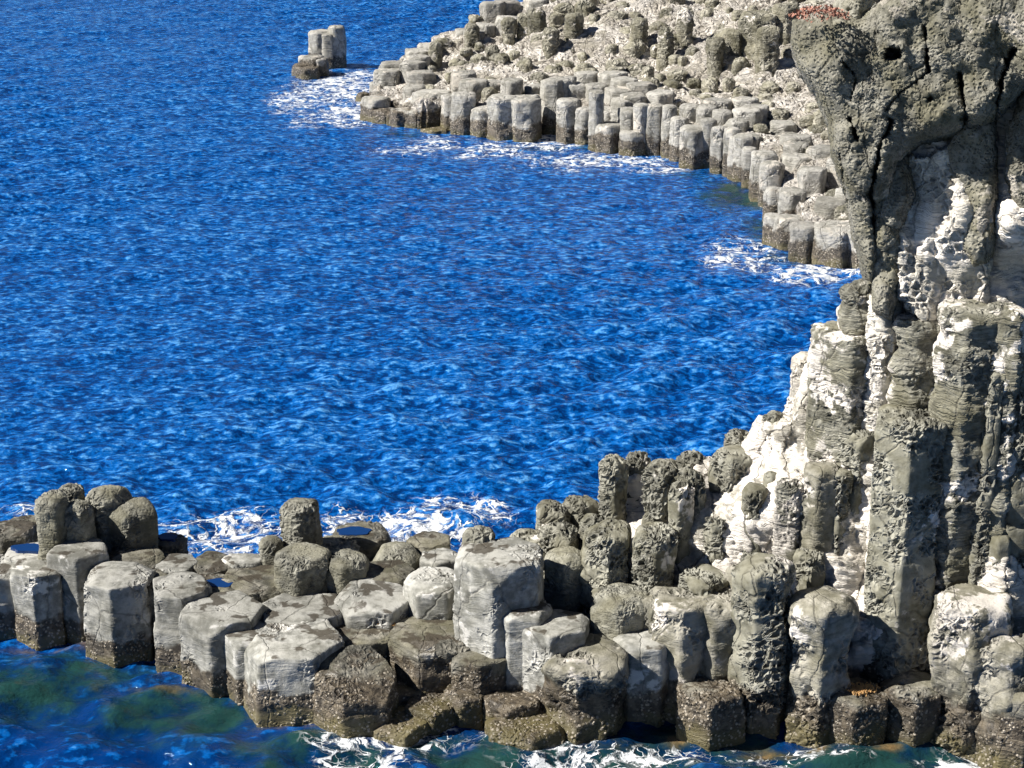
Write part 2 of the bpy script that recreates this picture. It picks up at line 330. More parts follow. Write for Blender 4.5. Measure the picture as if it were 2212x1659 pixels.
def slab(poly, ctl, step=5, bulge=0.8, back=0, rad=60, thick=2.0, amp=0.25, seed=1, ribs=0.0, holes=(), groove=()):
    """a closed rock body: outline at its own distance, swelling to the front, 'thick' metres deep"""
    pa = np.array(poly, float); 
    # crinkle the outline
    out = []
    rr = random.Random(seed)
    for k in range(len(pa)):
        s, e = pa[k], pa[(k + 1) % len(pa)]; L = np.hypot(*(e - s)); m = max(1, int(L / 14))
        nrm = np.array([-(e - s)[1], (e - s)[0]]) / max(L, 1)
        for q in range(m): out.append(s + (e - s) * q / m + nrm * rr.uniform(-2.2, 2.2))
    poly = np.array(out)
    x0, y0 = poly.min(0) - step * 2; x1, y1 = poly.max(0) + step * 2
    xs = np.arange(x0, x1, step); ys = np.arange(y0, y1, step); gx, gy = np.meshgrid(xs, ys); G = np.stack([gx.ravel(), gy.ravel()], 1)
    ins = inside(G, poly); d, near = seg_dist(G, poly)
    nx = len(xs); ny = len(ys); I = ins.reshape(ny, nx)
    cell = I[:-1, :-1].astype(int) + I[1:, :-1] + I[:-1, 1:] + I[1:, 1:]
    ci, cj = np.nonzero(cell >= 1)
    q = np.stack([ci * nx + cj, (ci + 1) * nx + cj, (ci + 1) * nx + cj + 1, ci * nx + cj + 1], 1)
    used = np.unique(q); rm = -np.ones(nx * ny, int); rm[used] = np.arange(len(used)); q = rm[q]
    U = G[used]; outm = ~ins[used]; U[outm] = near[used][outm]; dd = d[used].copy(); dd[outm] = 0
    foot = idw(U, [(c[0], c[1]) for c in ctl], [c[2] - back for c in ctl])
    Yb = np.array([Yof(f) for f in np.linspace(1200, 1800, 301)]); Yd = np.interp(foot, np.linspace(1200, 1800, 301), Yb)
    t = np.clip(dd / rad, 0, 1); bl = bulge * np.sqrt(1 - (1 - t) ** 2)
    S = np.stack([U[:, 0] * .011, U[:, 1] * .011, np.full(len(U), seed * 3.7)], 1)
    e = fbm(S, 0.8, 4, seed) * amp + fbm(S + 9, 4.5, 2, seed + 5) * amp * .22
    fr = Yd - bl - e * np.clip(t * 2, 0, 1)
    if ribs: fr = fr - ribs * np.abs(np.sin(U[:, 0] * .045 + fbm(S, 1.2, 2, seed + 2) * 1.6)) * np.clip(t * 2, 0, 1)
    for hx, hy, hr, hd in holes:
        g = np.hypot((U[:, 0] - hx), (U[:, 1] - hy)) + fbm(S + 4, 3, 2) * hr * .5; fr = fr + hd * np.clip(1.25 - g / hr, 0, 1) ** .5
    for line, gw, gd in groove:
        ln = np.array(line, float); db = np.full(len(U), 1e9)
        for s, e2 in zip(ln[:-1], ln[1:]):
            dv = e2 - s; tt = np.clip(((U - s) @ dv) / (dv @ dv), 0, 1); db = np.minimum(db, np.hypot(*(U - (s + tt[:, None] * dv)).T))
        db = db + fbm(S + 2, 5, 2, 3) * gw * .5
        fr = fr + gd * np.clip(1 - db / gw, 0, 1) ** .6
    def w(Yv):
        u = (U[:, 0] - CX) / F; v = (U[:, 1] - CY) / F; dy = cp - v * sp; dz = -sp - v * cp; tt = Yv / dy
        return np.stack([u * tt, Yv, H + dz * tt], 1)
    tb = np.clip(dd / 90, 0, 1); Fv = w(fr); Bv = w(Yd + .5 + thick * np.sqrt(1 - (1 - tb) ** 2)); Bv[:, 2] -= .15; n = len(U)
    ed = {}
    for quad in q:
        for k in range(4):
            a, b = quad[k], quad[(k + 1) % 4]
            if (b, a) in ed: del ed[(b, a)]
            else: ed[(a, b)] = 1
    E = np.array(list(ed.keys())); side = np.stack([E[:, 1], E[:, 0], E[:, 0] + n, E[:, 1] + n], 1)
    quads = np.vstack([q, q[:, ::-1] + n, side])
    return np.vstack([Fv, Bv]), quads

# ------------------------------------------------------------------ sea
def build_sea():
    ys = [24.0]
    while ys[-1] < 190: ys.append(ys[-1] * 1.0029)
    while ys[-1] < 7000: ys.append(ys[-1] * 1.06)
    ys = np.array(ys); nx = 560; k = np.linspace(-1, 1, nx)
    half = np.interp(ys, [24, 60, 190, 400, 7000], [14, 22, 52, 300, 6000])
    X = k[None, :] * half[:, None] * 1.12; Y = np.repeat(ys[:, None], nx, 1)
    rng = np.random.default_rng(4); Z = np.zeros_like(X); fade = np.clip((260 - Y) / 120, 0, 1)
    dX = np.zeros_like(X)
    for i in range(64):
        lam = math.exp(rng.uniform(math.log(.55), math.log(3.6))); a0 = R(90 + rng.normal(0, 45) + 14); kk = 2 * math.pi / lam
        A = 0.0090 * lam ** 0.8; phs = rng.uniform(0, 6.28)
        arg = kk * (math.cos(a0) * X + math.sin(a0) * Y) + phs
        lim = np.clip(1.6 - (Y * .0025) * 2.4 / lam, 0, 1)
        Z += A * np.sin(arg) * lim
    gx = np.clip(0.75 + .5 * np.sin(X * .07 + 1.3 * np.sin(Y * .05)), .4, 1.2)
    Z *= gx * fade
    P = np.stack([X.ravel(), Y.ravel(), Z.ravel()], 1)
    ny = len(ys); i, j = np.meshgrid(np.arange(ny - 1), np.arange(nx - 1), indexing='ij'); a = (i * nx + j).ravel()
    quads = np.stack([a, a + 1, a + nx + 1, a + nx], 1)
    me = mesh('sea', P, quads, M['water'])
    def field(lst):
        f = np.zeros(len(P))
        for px, py, rx, ry, s in lst:
            if lst[0][0] == 720: s *= .6
            x, y = ground(px, py); zc = H / (sp + (py - CY) / F * cp); mx = rx * zc / F
            my = (ground(px, py - ry)[1] - ground(px, py + ry)[1]) / 2
            d = ((P[:, 0] - x) / mx) ** 2 + ((P[:, 1] - y) / my) ** 2; f = np.maximum(f, s * np.exp(-d * .9))
        return f
    foam = field([(720, 188, 80, 30, 1.4), (640, 215, 60, 26, .9), (760, 240, 60, 28, 1.2), (790, 160, 40, 9, .9), (680, 260, 90, 20, .5),
                  (950, 303, 60, 10, .8), (1050, 325, 110, 18, .8), (1180, 312, 60, 12, 1.4), (1300, 345, 150, 14, .9), (1420, 362, 80, 12, .9),
                  (900, 325, 120, 20, .45), (1165, 298, 30, 9, 2.5), (1230, 360, 160, 18, .45),
                  (1600, 540, 60, 26, 1.1), (1780, 590, 60, 13, 2.5), (1560, 560, 50, 22, .7), (1720, 605, 50, 16, .8), (1650, 570, 80, 20, .6),
                  (500, 1150, 110, 32, 1.3), (450, 1195, 80, 18, 1.5), (560, 1120, 90, 26, .8), (740, 1128, 60, 25, 1.1), (900, 1135, 110, 32, 1.3),
                  (860, 1165, 90, 20, 1.3), (1000, 1105, 110, 30, .75), (960, 1075, 90, 20, .5), (60, 1105, 70, 12, .6), (380, 1140, 70, 20, .5), (980, 1150, 50, 30, .9),
                  (760, 1608, 70, 18, 1.4), (900, 1600, 230, 30, .9), (930, 1545, 70, 40, 1.0), (1130, 1565, 110, 30, .9), (1250, 1630, 220, 28, .95),
                  (1700, 1622, 170, 16, .55), (2130, 1650, 120, 14, 2.4), (2080, 1618, 60, 18, 1.2), (1450, 1640, 90, 20, .5), (1780, 1640, 160, 12, .6), (820, 1650, 150, 20, .6),
                  (190, 1385, 60, 4, .3)])
    shal = field([(60, 1480, 330, 90, .8), (380, 1540, 260, 80, .85), (700, 1640, 300, 70, .85), (1200, 1640, 500, 80, .9), (1900, 1640, 500, 80, .95), (1450, 1595, 300, 45, 1.0),
                  (1600, 420, 110, 45, .8), (1660, 500, 60, 40, .7), (1500, 375, 90, 12, .5), (870, 290, 60, 12, .6), (1200, 320, 200, 8, .5), (1700, 555, 70, 25, .6)])
    brn = field([(1700, 1618, 150, 22, .8), (1480, 1600, 80, 20, .7), (1920, 1620, 60, 14, .7), (1010, 1530, 120, 40, .8), (2200, 1640, 100, 20, .5), (1330, 1600, 80, 25, .7), (1830, 1600, 60, 20, .6), (380, 1490, 300, 22, .55), (150, 1400, 200, 14, .6), (600, 1570, 120, 16, .6)])
    calm = field([(300, 1600, 1100, 230, 1.0), (1500, 1680, 1200, 140, 1.0), (2200, 1680, 800, 140, 1.0)])
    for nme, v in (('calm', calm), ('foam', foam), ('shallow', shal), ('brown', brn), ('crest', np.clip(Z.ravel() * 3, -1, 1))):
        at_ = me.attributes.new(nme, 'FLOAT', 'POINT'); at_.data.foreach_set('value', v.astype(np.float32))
    link('sea', me, kind='structure')
    bed = mesh('seabed', [(-9000, -3000, -9), (9000, -3000, -9), (9000, 9000, -9), (-9000, 9000, -9)], [(0, 1, 2, 3)], M['wet'].copy() if False else simple('seabed', (0.05, 0.07, 0.06)))
    link('seabed', bed, kind='structure')
build_sea()

# ------------------------------------------------------------------ the near columns
# px, py of the top's middle, py of the foot at sea level, width in px, style, options, label
S = dict
COLS = [
 # waterfront row of the low shelf
 (-8, 1224, 1352, 112, 'smooth', S(rot=-1.25), 'flat topped grey column cut by the picture edge at the end of the low shelf'),
 (84, 1224, 1368, 98, 'smooth', S(rot=-1.05), 'flat grey column beside the edge column, its black shaded face reaching the water'),
 (172, 1183, 1360, 98, 'smooth', S(rc=.3), 'grey column with raised rounded top between the two black shaded faces'),
 (257, 1240, 1400, 130, 'smooth', S(rot=-1.08), 'broad pale grey column with a rough flat top and the widest black shaded face'),
 (394, 1264, 1424, 112, 'smooth', S(rot=-1.9), 'pale column with sloping crumbly top beside the broad pale column'),
 (486, 1312, 1462, 150, 'smooth', S(rot=-1.2), 'large flat cream slab topped column at the bend of the low shelf'),
 (540, 1366, 1496, 100, 'smooth', S(rot=-1.5), 'narrow split column with a deep vertical crack down its front'),
 (632, 1380, 1516, 176, 'smooth', S(rot=-1.62, rc=.2), 'very wide column with white mottled top and barnacled lower front'),
 (128, 1236, 1346, 84, 'smooth', S(rc=.08), 'low flat column half hidden behind the raised rounded one'),
 (216, 1238, 1372, 70, 'smooth', S(rc=.08), 'recessed column between the raised rounded one and the broad pale one'),
 (318, 1252, 1392, 84, 'wet', S(rc=.08), 'recessed dark column behind the widest black shaded face'),
 (426, 1290, 1432, 84, 'smooth', S(rc=.08), 'recessed column wedged between the crumbly sloping one and the cream slab'),
 # second rows of the low shelf
 (652, 1306, 1440, 160, 'smooth', S(rc=.1), 'broad flat plate column with scattered dark stains behind the mottled wide one'),
 (556, 1250, 1386, 124, 'wet', S(rc=.08), 'low brown stained plate column beside the round pool'),
 (470, 1262, 1398, 116, 'wet', S(rc=.08), 'low column carrying the small round blue pool'),
 (372, 1214, 1352, 92, 'smooth', S(rc=.08), 'low pale crusted column behind the crumbly sloping one'),
 (292, 1200, 1345, 96, 'wet', S(rc=.1), 'dark low wet column at the foot of the four eroded pillars'),
 (462, 1214, 1348, 84, 'wet', S(rc=.08), 'bluish wet low column next to the foam'),
 (530, 1204, 1345, 84, 'smooth', S(rc=.25), 'sunlit rounded block lying low before the tall lone stump'),
 (652, 1198, 1392, 106, 'stump', S(rc=.13, rot=-1.05), 'squat hexagonal stump with a light flat top standing before the lone stump'),
 (745, 1202, 1390, 88, 'stump', S(rc=.2, rot=-1.1), 'short rounded stump with one black face beside the squat hexagonal stump'),
 (648, 1086, 1328, 86, 'stump', S(rc=.14, taper=.2, rot=-1.1, sharp=60, slant=(.1, 0)), 'tall lone tapering stump standing out against the white foam'),
 (584, 1166, 1346, 42, 'stump', S(rc=.12), 'slim stump leaning on the tall lone stump'),
 (110, 1072, 1338, 62, 'stump', S(rc=.2, rough=.14), 'knobbly eroded pillar nearest the picture edge in the group of pillars'),
 (168, 1080, 1332, 70, 'stump', S(rc=.25, rough=.12, taper=.15), 'eroded pillar with sloping shoulders in the middle of the pillar group'),
 (152, 1050, 1306, 52, 'stump', S(rc=.2, rough=.12), 'small crusty tip showing behind the two eroded pillars'),
 (237, 1056, 1308, 80, 'stump', S(rc=.3, rough=.1), 'dark broad pillar shaded between its neighbours in the pillar group'),
 (284, 1086, 1312, 90, 'stump', S(rc=.3), 'smooth dome topped pillar crossed by a slanting shadow'),
 (18, 1142, 1290, 84, 'wet', S(rc=.12), 'dark low block by the edge pool behind the shelf'),
 (52, 1128, 1268, 66, 'wet', S(rc=.12), 'low light topped block behind the edge pool'),
 (70, 1190, 1330, 90, 'smooth', S(rc=.06), 'sunken flat column holding the edge pool'),
 (360, 1166, 1300, 60, 'wet', S(rc=.08), 'low ledge with a film of blue water beside the dome topped pillar'),
 (778, 1152, 1288, 118, 'wet', S(rc=.08), 'low slab with a blue pool at the sea side of the shelf'),
 (726, 1176, 1318, 96, 'stump', S(rc=.1), 'flat crusty column between the lone stump and the rounded boulder block'),
 (857, 1186, 1336, 100, 'stump', S(rc=.28), 'rounded loaf shaped column close to the foam'),
 (930, 1168, 1305, 84, 'wet', S(rc=.1), 'dark awash slab beyond the loaf shaped column'),
 (956, 1198, 1346, 80, 'smooth', S(rc=.25), 'mottled rounded column touching the tall bright column'),
 (838, 1232, 1382, 100, 'wet', S(rc=.08), 'flat brown column in the hollow behind the long sloping slab'),
 (805, 1284, 1436, 146, 'smooth', S(rc=.18, rot=-1.62, slant=(-.08, .06)), 'long pale slab column sloping down with ledges in its front'),
 (940, 1250, 1436, 116, 'smooth', S(rc=.3, rot=-1.6), 'bulky rounded column with banded grey front beside the tall bright column'),
 (728, 1300, 1428, 60, 'smooth', S(rc=.1), 'small filler column wedged behind the stained plate'),
 (792, 1358, 1468, 140, 'wet', S(rc=.12, rot=-1.05), 'dark wet flat column with a large black overhung side'),
 (947, 1364, 1488, 160, 'wet', S(rc=.14, rot=-1.3), 'large barnacled column with a brown pool stain on its top'),
 (768, 1452, 1556, 138, 'wet', S(rc=.12, rot=-1.25, slant=(-.16, .3)), 'tilted barnacle covered block leaning in the gap of the shelf'),
 (1042, 1406, 1520, 122, 'wet', S(rc=.1, rot=-1.05), 'wet grey block with a sharp black side facing the surf'),
 (1004, 1492, 1544, 90, 'wet', S(rc=.15), 'low barnacled lump before the sharp sided wet block'),
 (860, 1556, 1578, 120, 'wet', S(rc=.2), 'barnacled low rock washed by foam'),
 (1110, 1500, 1550, 110, 'wet', S(rc=.1), 'low slab half awash at the foot of the split columns'),
 (1135, 1556, 1582, 140, 'wet', S(rc=.2), 'foam speckled low rock in the surf next to the craggy column'),
 (880, 1470, 1512, 120, 'wet', S(rc=.1), 'dark low ledge deep in the surf gap'),
 (930, 1520, 1556, 90, 'wet', S(rc=.1), 'submerged looking ledge ringed with foam lines'),
 # tall bright column and its neighbours
 (1078, 1190, 1490, 172, 'smooth', S(rc=.22, rot=-1.12), 'tall bright column with a big black arched side, tallest on the low shelf'),
 (1036, 1142, 1455, 66, 'stump', S(rc=.2), 'knob rising behind the tall bright column'),
 (1132, 1308, 1516, 100, 'smooth', S(rc=.1, rot=-1.6), 'cream column with a brown wet top under the black arched side'),
 (1198, 1342, 1530, 132, 'smooth', S(rc=.15, rot=-1.2), 'flat topped column with curved dark stain between the cream and craggy columns'),
 (1262, 1404, 1562, 160, 'mixed', S(rc=.2, rot=-1.25, rough=.12), 'craggy column with a burst chipped front standing in the surf'),
 (1391, 1376, 1536, 108, 'smooth', S(rc=.28, rot=-1.55), 'neat round shouldered column with stepped cracks in its front'),
 (1342, 1284, 1500, 118, 'stump', S(rc=.25, rot=-1.1), 'grainy broad column with a soft shaded side above the round shouldered one'),
 (1424, 1296, 1516, 60, 'mixed', S(rc=.15), 'thin pale sliver column wedged beside the grainy broad one'),
 (1480, 1292, 1524, 126, 'mixed', S(rc=.12, rot=-1.05, rough=.1), 'tall column with a deep blue black shaded face above the short surf block'),
 (1566, 1296, 1532, 92, 'mixed', S(rc=.12, rot=-1.5, rough=.12), 'column with a fringe of burst honeycomb under its top'),
 (1534, 1484, 1570, 122, 'wet', S(rc=.18, rot=-1.05), 'short surf block with reddish weed on top between tall columns'),
 (1656, 1216, 1560, 112, 'pitted', S(rc=.25, rot=-1.5, rough=.14), 'tall crusty column with fine vertical cracks above the waterline'),
 (1780, 1292, 1572, 124, 'mixed', S(rc=.3, rot=-1.1, rough=.1), 'round headed column with a cratered shoulder and a black side'),
 (1856, 1494, 1590, 112, 'wet', S(rc=.14, rot=-1.35), 'short wet block topped with orange shell grit'),
 (1970, 1474, 1588, 112, 'mixed', S(rc=.14, rot=-1.1), 'short grey block with a dark weed patch on its top'),
 (1972, 894, 1528, 134, 'pitted', S(rc=.12, rot=-1.22, rough=.05, sharp=60), 'tallest free standing honeycombed column with a long black side'),
 (2104, 1290, 1588, 134, 'mixed', S(rc=.2, rot=-1.2, rough=.1), 'broad cratered column at the foot of the cliff'),
 (2196, 1366, 1612, 140, 'mixed', S(rc=.2, rot=-1.3, rough=.1), 'squat cratered column reaching the picture edge'),
 (2206, 1490, 1642, 84, 'wet', S(rc=.2, rot=-1.0), 'dark low column in the bottom corner surf'),
 # stepped pitted columns under the cliff
 (1324, 988, 1396, 54, 'pitted', S(rc=.3, rough=.1), 'slender round tipped pillar at the seaward end of the pitted row'),
 (1376, 980, 1374, 56, 'pitted', S(rc=.2, rough=.16), 'ragged pitted tip behind the second slender pillar'),
 (1410, 1002, 1412, 64, 'pitted', S(rc=.25, rough=.12, lean=(.25, 0)), 'second slender pitted pillar leaning slightly'),
 (1444, 994, 1372, 38, 'pitted', S(rc=.2, rough=.16), 'small jagged spike between the slender pillars'),
 (1498, 974, 1376, 62, 'pitted', S(rc=.35), 'dome capped pitted pillar against the blue sea'),
 (1538, 998, 1378, 36, 'pitted', S(rc=.2), 'small crusty nub beside the dome capped pillar'),
 (1486, 1014, 1420, 66, 'pitted', S(rc=.3, rough=.12), 'thick pitted pillar just below the dome capped one'),
 (1472, 1040, 1438, 52, 'pitted', S(rc=.3, rough=.1), 'narrow pitted pillar standing before the thick one'),
 (1590, 976, 1404, 84, 'pitted', S(rc=.2, rot=-1.4, rough=.12), 'wide honeycombed pillar beside the white slope'),
 (1597, 928, 1378, 58, 'pitted', S(rc=.3), 'knob on the skyline above the wide honeycombed pillar'),
 (1552, 1112, 1452, 52, 'pitted', S(rc=.2, rough=.12), 'stubby pitted pillar in front of the bluish white wall'),
 (1640, 1050, 1462, 54, 'pitted', S(rc=.12, lean=(-.1, 0), rough=.1), 'slanting honeycombed rib lying on the white slope'),
 (1310, 1142, 1452, 92, 'pitted', S(rc=.2, rot=-1.05, rough=.1), 'big honeycombed pillar with a deep black side'),
 (1412, 1142, 1462, 86, 'pitted', S(rc=.25, rot=-1.05, rough=.1), 'holed pillar with smooth cap and black side next to the big honeycombed one'),
 (1220, 1192, 1446, 86, 'stump', S(rc=.25, rot=-1.1, rough=.1), 'mid height grainy pillar beside the tall bright column'),
 (1212, 1132, 1402, 92, 'pitted', S(rc=.4, rough=.16), 'slumped crusty boulder heap shape on the seaward slope'),
 (1140, 1152, 1396, 92, 'pitted', S(rc=.4, rough=.14), 'low crusty boulder at the start of the rising slope'),
 (1196, 1090, 1372, 66, 'pitted', S(rc=.25, rough=.14), 'crusty block on the skyline of the rising slope'),
 (1252, 1076, 1364, 68, 'pitted', S(rc=.25, rough=.14), 'highest crusty block on the rising slope before the slender pillars'),
 (1284, 1108, 1400, 62, 'pitted', S(rc=.3, rough=.16), 'crumbling crusty mass below the slender seaward pillar'),
 (1092, 1196, 1430, 56, 'pitted', S(rc=.3, rough=.14), 'small crust patch behind the arched side of the tall bright column'),
 (1524, 1238, 1494, 108, 'pitted', S(rc=.12, rough=.1), 'pitted ledge below the bluish white wall'),
 (1604, 1226, 1500, 56, 'mixed', S(rc=.2, rough=.1), 'small rounded shoulder between the ledge and the crusty tall column'),
 (1708, 1040, 1476, 52, 'band', S(rc=.15, rough=.1, steps=.05), 'striped slanting pillar with an undercut black hollow'),
 (1750, 1188, 1500, 66, 'pitted', S(rc=.12, rot=-1.2), 'small tapering honeycombed block stuck on the white wall'),
 (1678, 892, 1402, 64, 'pitted', S(rc=.35, rough=.1), 'crusty dome on the white slope skyline'),
 (1738, 764, 1398, 46, 'honey', S(rc=.3), 'white knob leaning on the big block'),
 (1726, 862, 1402, 44, 'honey', S(rc=.2, rough=.16), 'ragged pale pillar below the white knob'),
 (1836, 712, 1442, 146, 'band', S(rc=.08, rot=-1.1, rough=.03, sharp=90, chips=6, prof=[(0, 1), (.64, .9), (.66, 1.0), (1, 1)]), 'massive flat topped block column with striped lower half'),
 (1857, 922, 1472, 86, 'pitted', S(rc=.12, rot=-1.2), 'honeycombed column tucked under the massive block'),
]
rng = random.Random(11)
def add_col(px, py, foot, wpx, style, o, label=None, parent=None, group=None, res=0.05, name='basalt_column', zb=-.5):
    X, Y, Z = at(px, py, foot)
    zc = H / (sp + (foot - CY) / F * cp)
    Rm = wpx * 0.5 * zc / F * 1.0
    if 'rot' in o: o = dict(o, sides=6, jit=.05, rot=o['rot'] - (.04 if -1.35 < o['rot'] < -.99 else 0))
    o = dict(o); crisp = style in ('smooth', 'wet', 'farcol', 'mixed')
    o.setdefault('rough', .025 if crisp else .05); o.setdefault('rc', .1)
    if style in ('smooth', 'wet'): o['rc'] = o['rc'] * .2; res = min(res, .047) if res < .1 else res
    o.setdefault('sharp', 120 if crisp else 26); o.setdefault('dome', .015); o.setdefault('chips', 6 if crisp else 3)
    if not crisp: o['rough'] *= .7
    if 'steps' in o: o['steps'] *= .5
    if crisp and 'prof' not in o and rng.random() < .55:
        u_ = rng.uniform(.3, .8); k_ = rng.uniform(1.02, 1.07); o['prof'] = [(0, k_), (u_, k_), (u_ + .015, 1), (1, 1)]; Rm *= {'farcol': 1.2, 'smooth': 1.08, 'wet': 1.1, 'mixed': 1.12}.get(style, 1.04)
    if style == 'pitted': res = .04
    P, q, t = prism(Rm, zb, Z, rng, sides=o.pop('sides', rng.choice((5, 6, 6, 6, 7))), res=res, **o)
    me = mesh(name, P, q, M[style], t)
    if parent: return link(name, me, (X, Y, 0), parent)
    return link(name, me, (X, Y, 0), label=label, category='rock column', kind='thing', group=group)
for c in COLS: add_col(*c, group='basalt columns of the near shore')

# ------------------------------------------------------------------ the cliff (one body with its parts)
cliff = empty('cliff', (16, Yof(1470), 0), kind='structure')
def cslab(name, poly, ctl, mat, **k):
    V, q = slab(poly, ctl, **k)
    me = mesh(name, V - np.array([[16, Yof(1470), 0]]), q, M[mat]); return link(name, me, (0, 0, 0), cliff)
wall_ctl = [(1350, 1060, 1376), (1450, 1010, 1374), (1560, 1010, 1384), (1400, 1250, 1440), (1500, 1180, 1446), (1640, 960, 1404), (1700, 950, 1420), (1620, 1150, 1470),
            (1500, 1330, 1500), (1700, 1130, 1474), (1800, 1100, 1492), (1800, 1250, 1508), (1880, 1050, 1482), (1760, 830, 1412), (1850, 660, 1436), (1930, 700, 1450), (1900, 1350, 1530),
            (2020, 900, 1500), (2020, 1300, 1536), (2000, 600, 1460), (2100, 500, 1466), (2000, 300, 1480), (2150, 900, 1530), (2180, 600, 1500), (2190, 480, 1560), (2180, 1300, 1560), (2260, 300, 1500), (1700, 1400, 1530), (2260, 1600, 1590), (1950, 1600, 1560), (1600, 1600, 1545), (1350, 1600, 1520)]
cslab('pale_wall', [(1335, 1640), (1325, 1180), (1340, 1040), (1370, 1012), (1440, 1016), (1500, 985), (1560, 992), (1610, 950), (1640, 900), (1705, 905), (1730, 800), (1755, 745), (1835, 705),
                    (1880, 640), (1870, 560), (1840, 400), (1800, 200), (1900, 60), (2330, 40), (2330, 1680)], wall_ctl, 'white', back=WALLBACK, step=3.7, bulge=.9, rad=30, thick=6, amp=.3, seed=3)
cslab('honeycomb_panel', [(1935, 330), (2000, 270), (2090, 250), (2130, 330), (2140, 560), (2145, 690), (2060, 720), (1990, 700), (1940, 640), (1925, 480)], [(1940, 400, 1472), (2030, 300, 1498), (2030, 650, 1492), (2130, 450, 1518)], 'honey', back=0,
      step=2.6, bulge=.35, rad=20, thick=.6, amp=.12, seed=5, ribs=.12, holes=[(1985, 300, 34, .9), (2045, 290, 26, .8), (2112, 430, 12, .4)])
cslab('overhang', [(1716, 48), (1760, 30), (1860, 40), (1960, -40), (2340, -90), (2340, 300), (2212, 190), (2150, 245), (2120, 262), (2060, 282), (1990, 300), (1960, 330), (1935, 350), (1915, 470), (1900, 560), (1880, 620),
                   (1862, 560), (1845, 500), (1838, 440), (1800, 320), (1790, 250), (1757, 180), (1730, 150), (1714, 100)], [(1740, 100, 1470), (1850, 100, 1492), (1950, 100, 1515), (2050, 80, 1535), (2150, 80, 1558), (2250, 80, 1580), (1880, 500, 1478), (1800, 250, 1478), (1850, 300, 1486), (1920, 300, 1500), (2050, 250, 1528), (2150, 220, 1550), (1930, 330, 1500)], 'over',
      step=2.8, bulge=.7, rad=45, thick=4.5, amp=.24, seed=8, holes=[(1936, 118, 17, 1.3), (2010, 212, 7, .5)],
      groove=[([(1999, 55), (2002, 110), (2008, 158)], 7, .6), ([(2075, 160), (2085, 250), (2080, 275)], 9, .7), ([(2190, 105), (2165, 165), (2152, 245)], 9, .8), ([(1925, 260), (1900, 320), (1880, 420), (1895, 520)], 8, .8),
              ([(1815, 330), (1835, 440)], 4, .4), ([(1820, 130), (1850, 165), (1838, 215)], 5, .35), ([(2000, 160), (1945, 200), (1915, 235)], 5, .3), ([(1835, 255), (1850, 300)], 6, .5)])
cslab('hanging_lobe', [(1898, 400), (1925, 350), (1960, 335), (1975, 420), (1950, 500), (1955, 560), (1935, 640), (1925, 690), (1890, 670), (1885, 560)], [(1930, 500, 1490)], 'over', step=2.8, bulge=.4, rad=30, thick=1.6, amp=.2, seed=12)
cslab('hanging_lobe', [(2048, 320), (2080, 262), (2148, 262), (2152, 400), (2146, 520), (2128, 568), (2104, 572), (2085, 540), (2066, 500), (2058, 420)], [(2060, 450, 1508), (2150, 450, 1530)], 'over', step=2.8, bulge=.4, rad=34, thick=2, amp=.2, seed=14)
cslab('hanging_lobe', [(2180, 280), (2212, 200), (2340, 160), (2340, 520), (2212, 480), (2190, 430), (2176, 380)], [(2230, 350, 1540)], 'over', step=3, bulge=.5, rad=40, thick=2, amp=.2, seed=15)
cslab('brow_rock', [(1790, 30), (1850, -60), (2340, -160), (2340, 20), (2100, 25), (1980, 55), (1880, 62), (1820, 60)], [(1800, 20, 1470), (1900, 20, 1490), (2050, 0, 1520), (2200, 0, 1550)], 'over', step=3.2, bulge=.5, rad=30, thick=4, amp=.45, seed=18)
# columns grown into the cliff
for c in [
 (2095, 662, 1530, 112, 'band', S(rc=.2, rot=-1.22, rough=.07, sharp=60, steps=.06, prof=[(0, .86), (.5, .86), (.55, 1), (.6, .85), (.66, 1.02), (.71, .86), (.76, 1.04), (.82, .88), (.88, 1.06), (.93, .9), (1, 1)]), 'tall banded column with a long black side set into the cliff'),
 (1992, 684, 1492, 104, 'band', S(rc=.2, rot=-1.3, rough=.1, steps=.1, prof=[(0, .86), (.5, .86), (.55, 1), (.6, .85), (.66, 1.02), (.71, .86), (.76, 1.04), (.82, .88), (.88, 1.06), (.93, .9), (1, 1)]), 'pale banded bulging column under the honeycombed wall'),
 (2182, 664, 1538, 84, 'band', S(rc=.2, rough=.1, steps=.09, prof=[(0, .86), (.5, .86), (.55, 1), (.6, .85), (.66, 1.02), (.71, .86), (.76, 1.04), (.82, .88), (.88, 1.06), (.93, .9), (1, 1)]), 'slim banded column between the tall banded one and the picture edge'),
 (2232, 760, 1546, 70, 'pitted', S(rc=.15, rough=.12), 'pitted column at the picture edge halfway up the cliff'),
 (2152, 800, 1554, 34, 'pitted', S(rc=.1, rough=.1), 'thin dark rib in the slot beside the tall banded column'),
 (1816, 1020, 1490, 40, 'pitted', S(rc=.1, rough=.1), 'thin honeycombed rib hanging below the massive block'),
 (1776, 1004, 1484, 58, 'mixed', S(rc=.1, rot=-1.3), 'pale grey lit column directly under the massive block'),
 (1666, 1016, 1446, 34, 'pitted', S(rc=.15, rough=.12), 'small thin rib high on the white slope'),
 (1900, 1100, 1508, 34, 'white', S(rc=.1, rough=.08), 'slim white rib beside the tallest honeycombed column'),
 (1915, 640, 1470, 66, 'honey', S(rc=.2, rough=.14, steps=.1), 'wrinkled pale column beside the narrow neck'),
 (2165, 1150, 1560, 50, 'pitted', S(rc=.15, rough=.12), 'thin honeycombed strip column above the cratered foot columns'),
 (1856, 612, 1452, 64, 'band', S(rc=.25, rough=.07, steps=.04, prof=[(0, .8), (.75, .7), (.86, .62), (.9, 1.05), (.94, 1.05), (.955, .8), (.975, 1.0), (1, .95)]), 'bulbous knob on a narrow neck under the overhang'),
]: add_col(*c, group='basalt columns of the near shore')

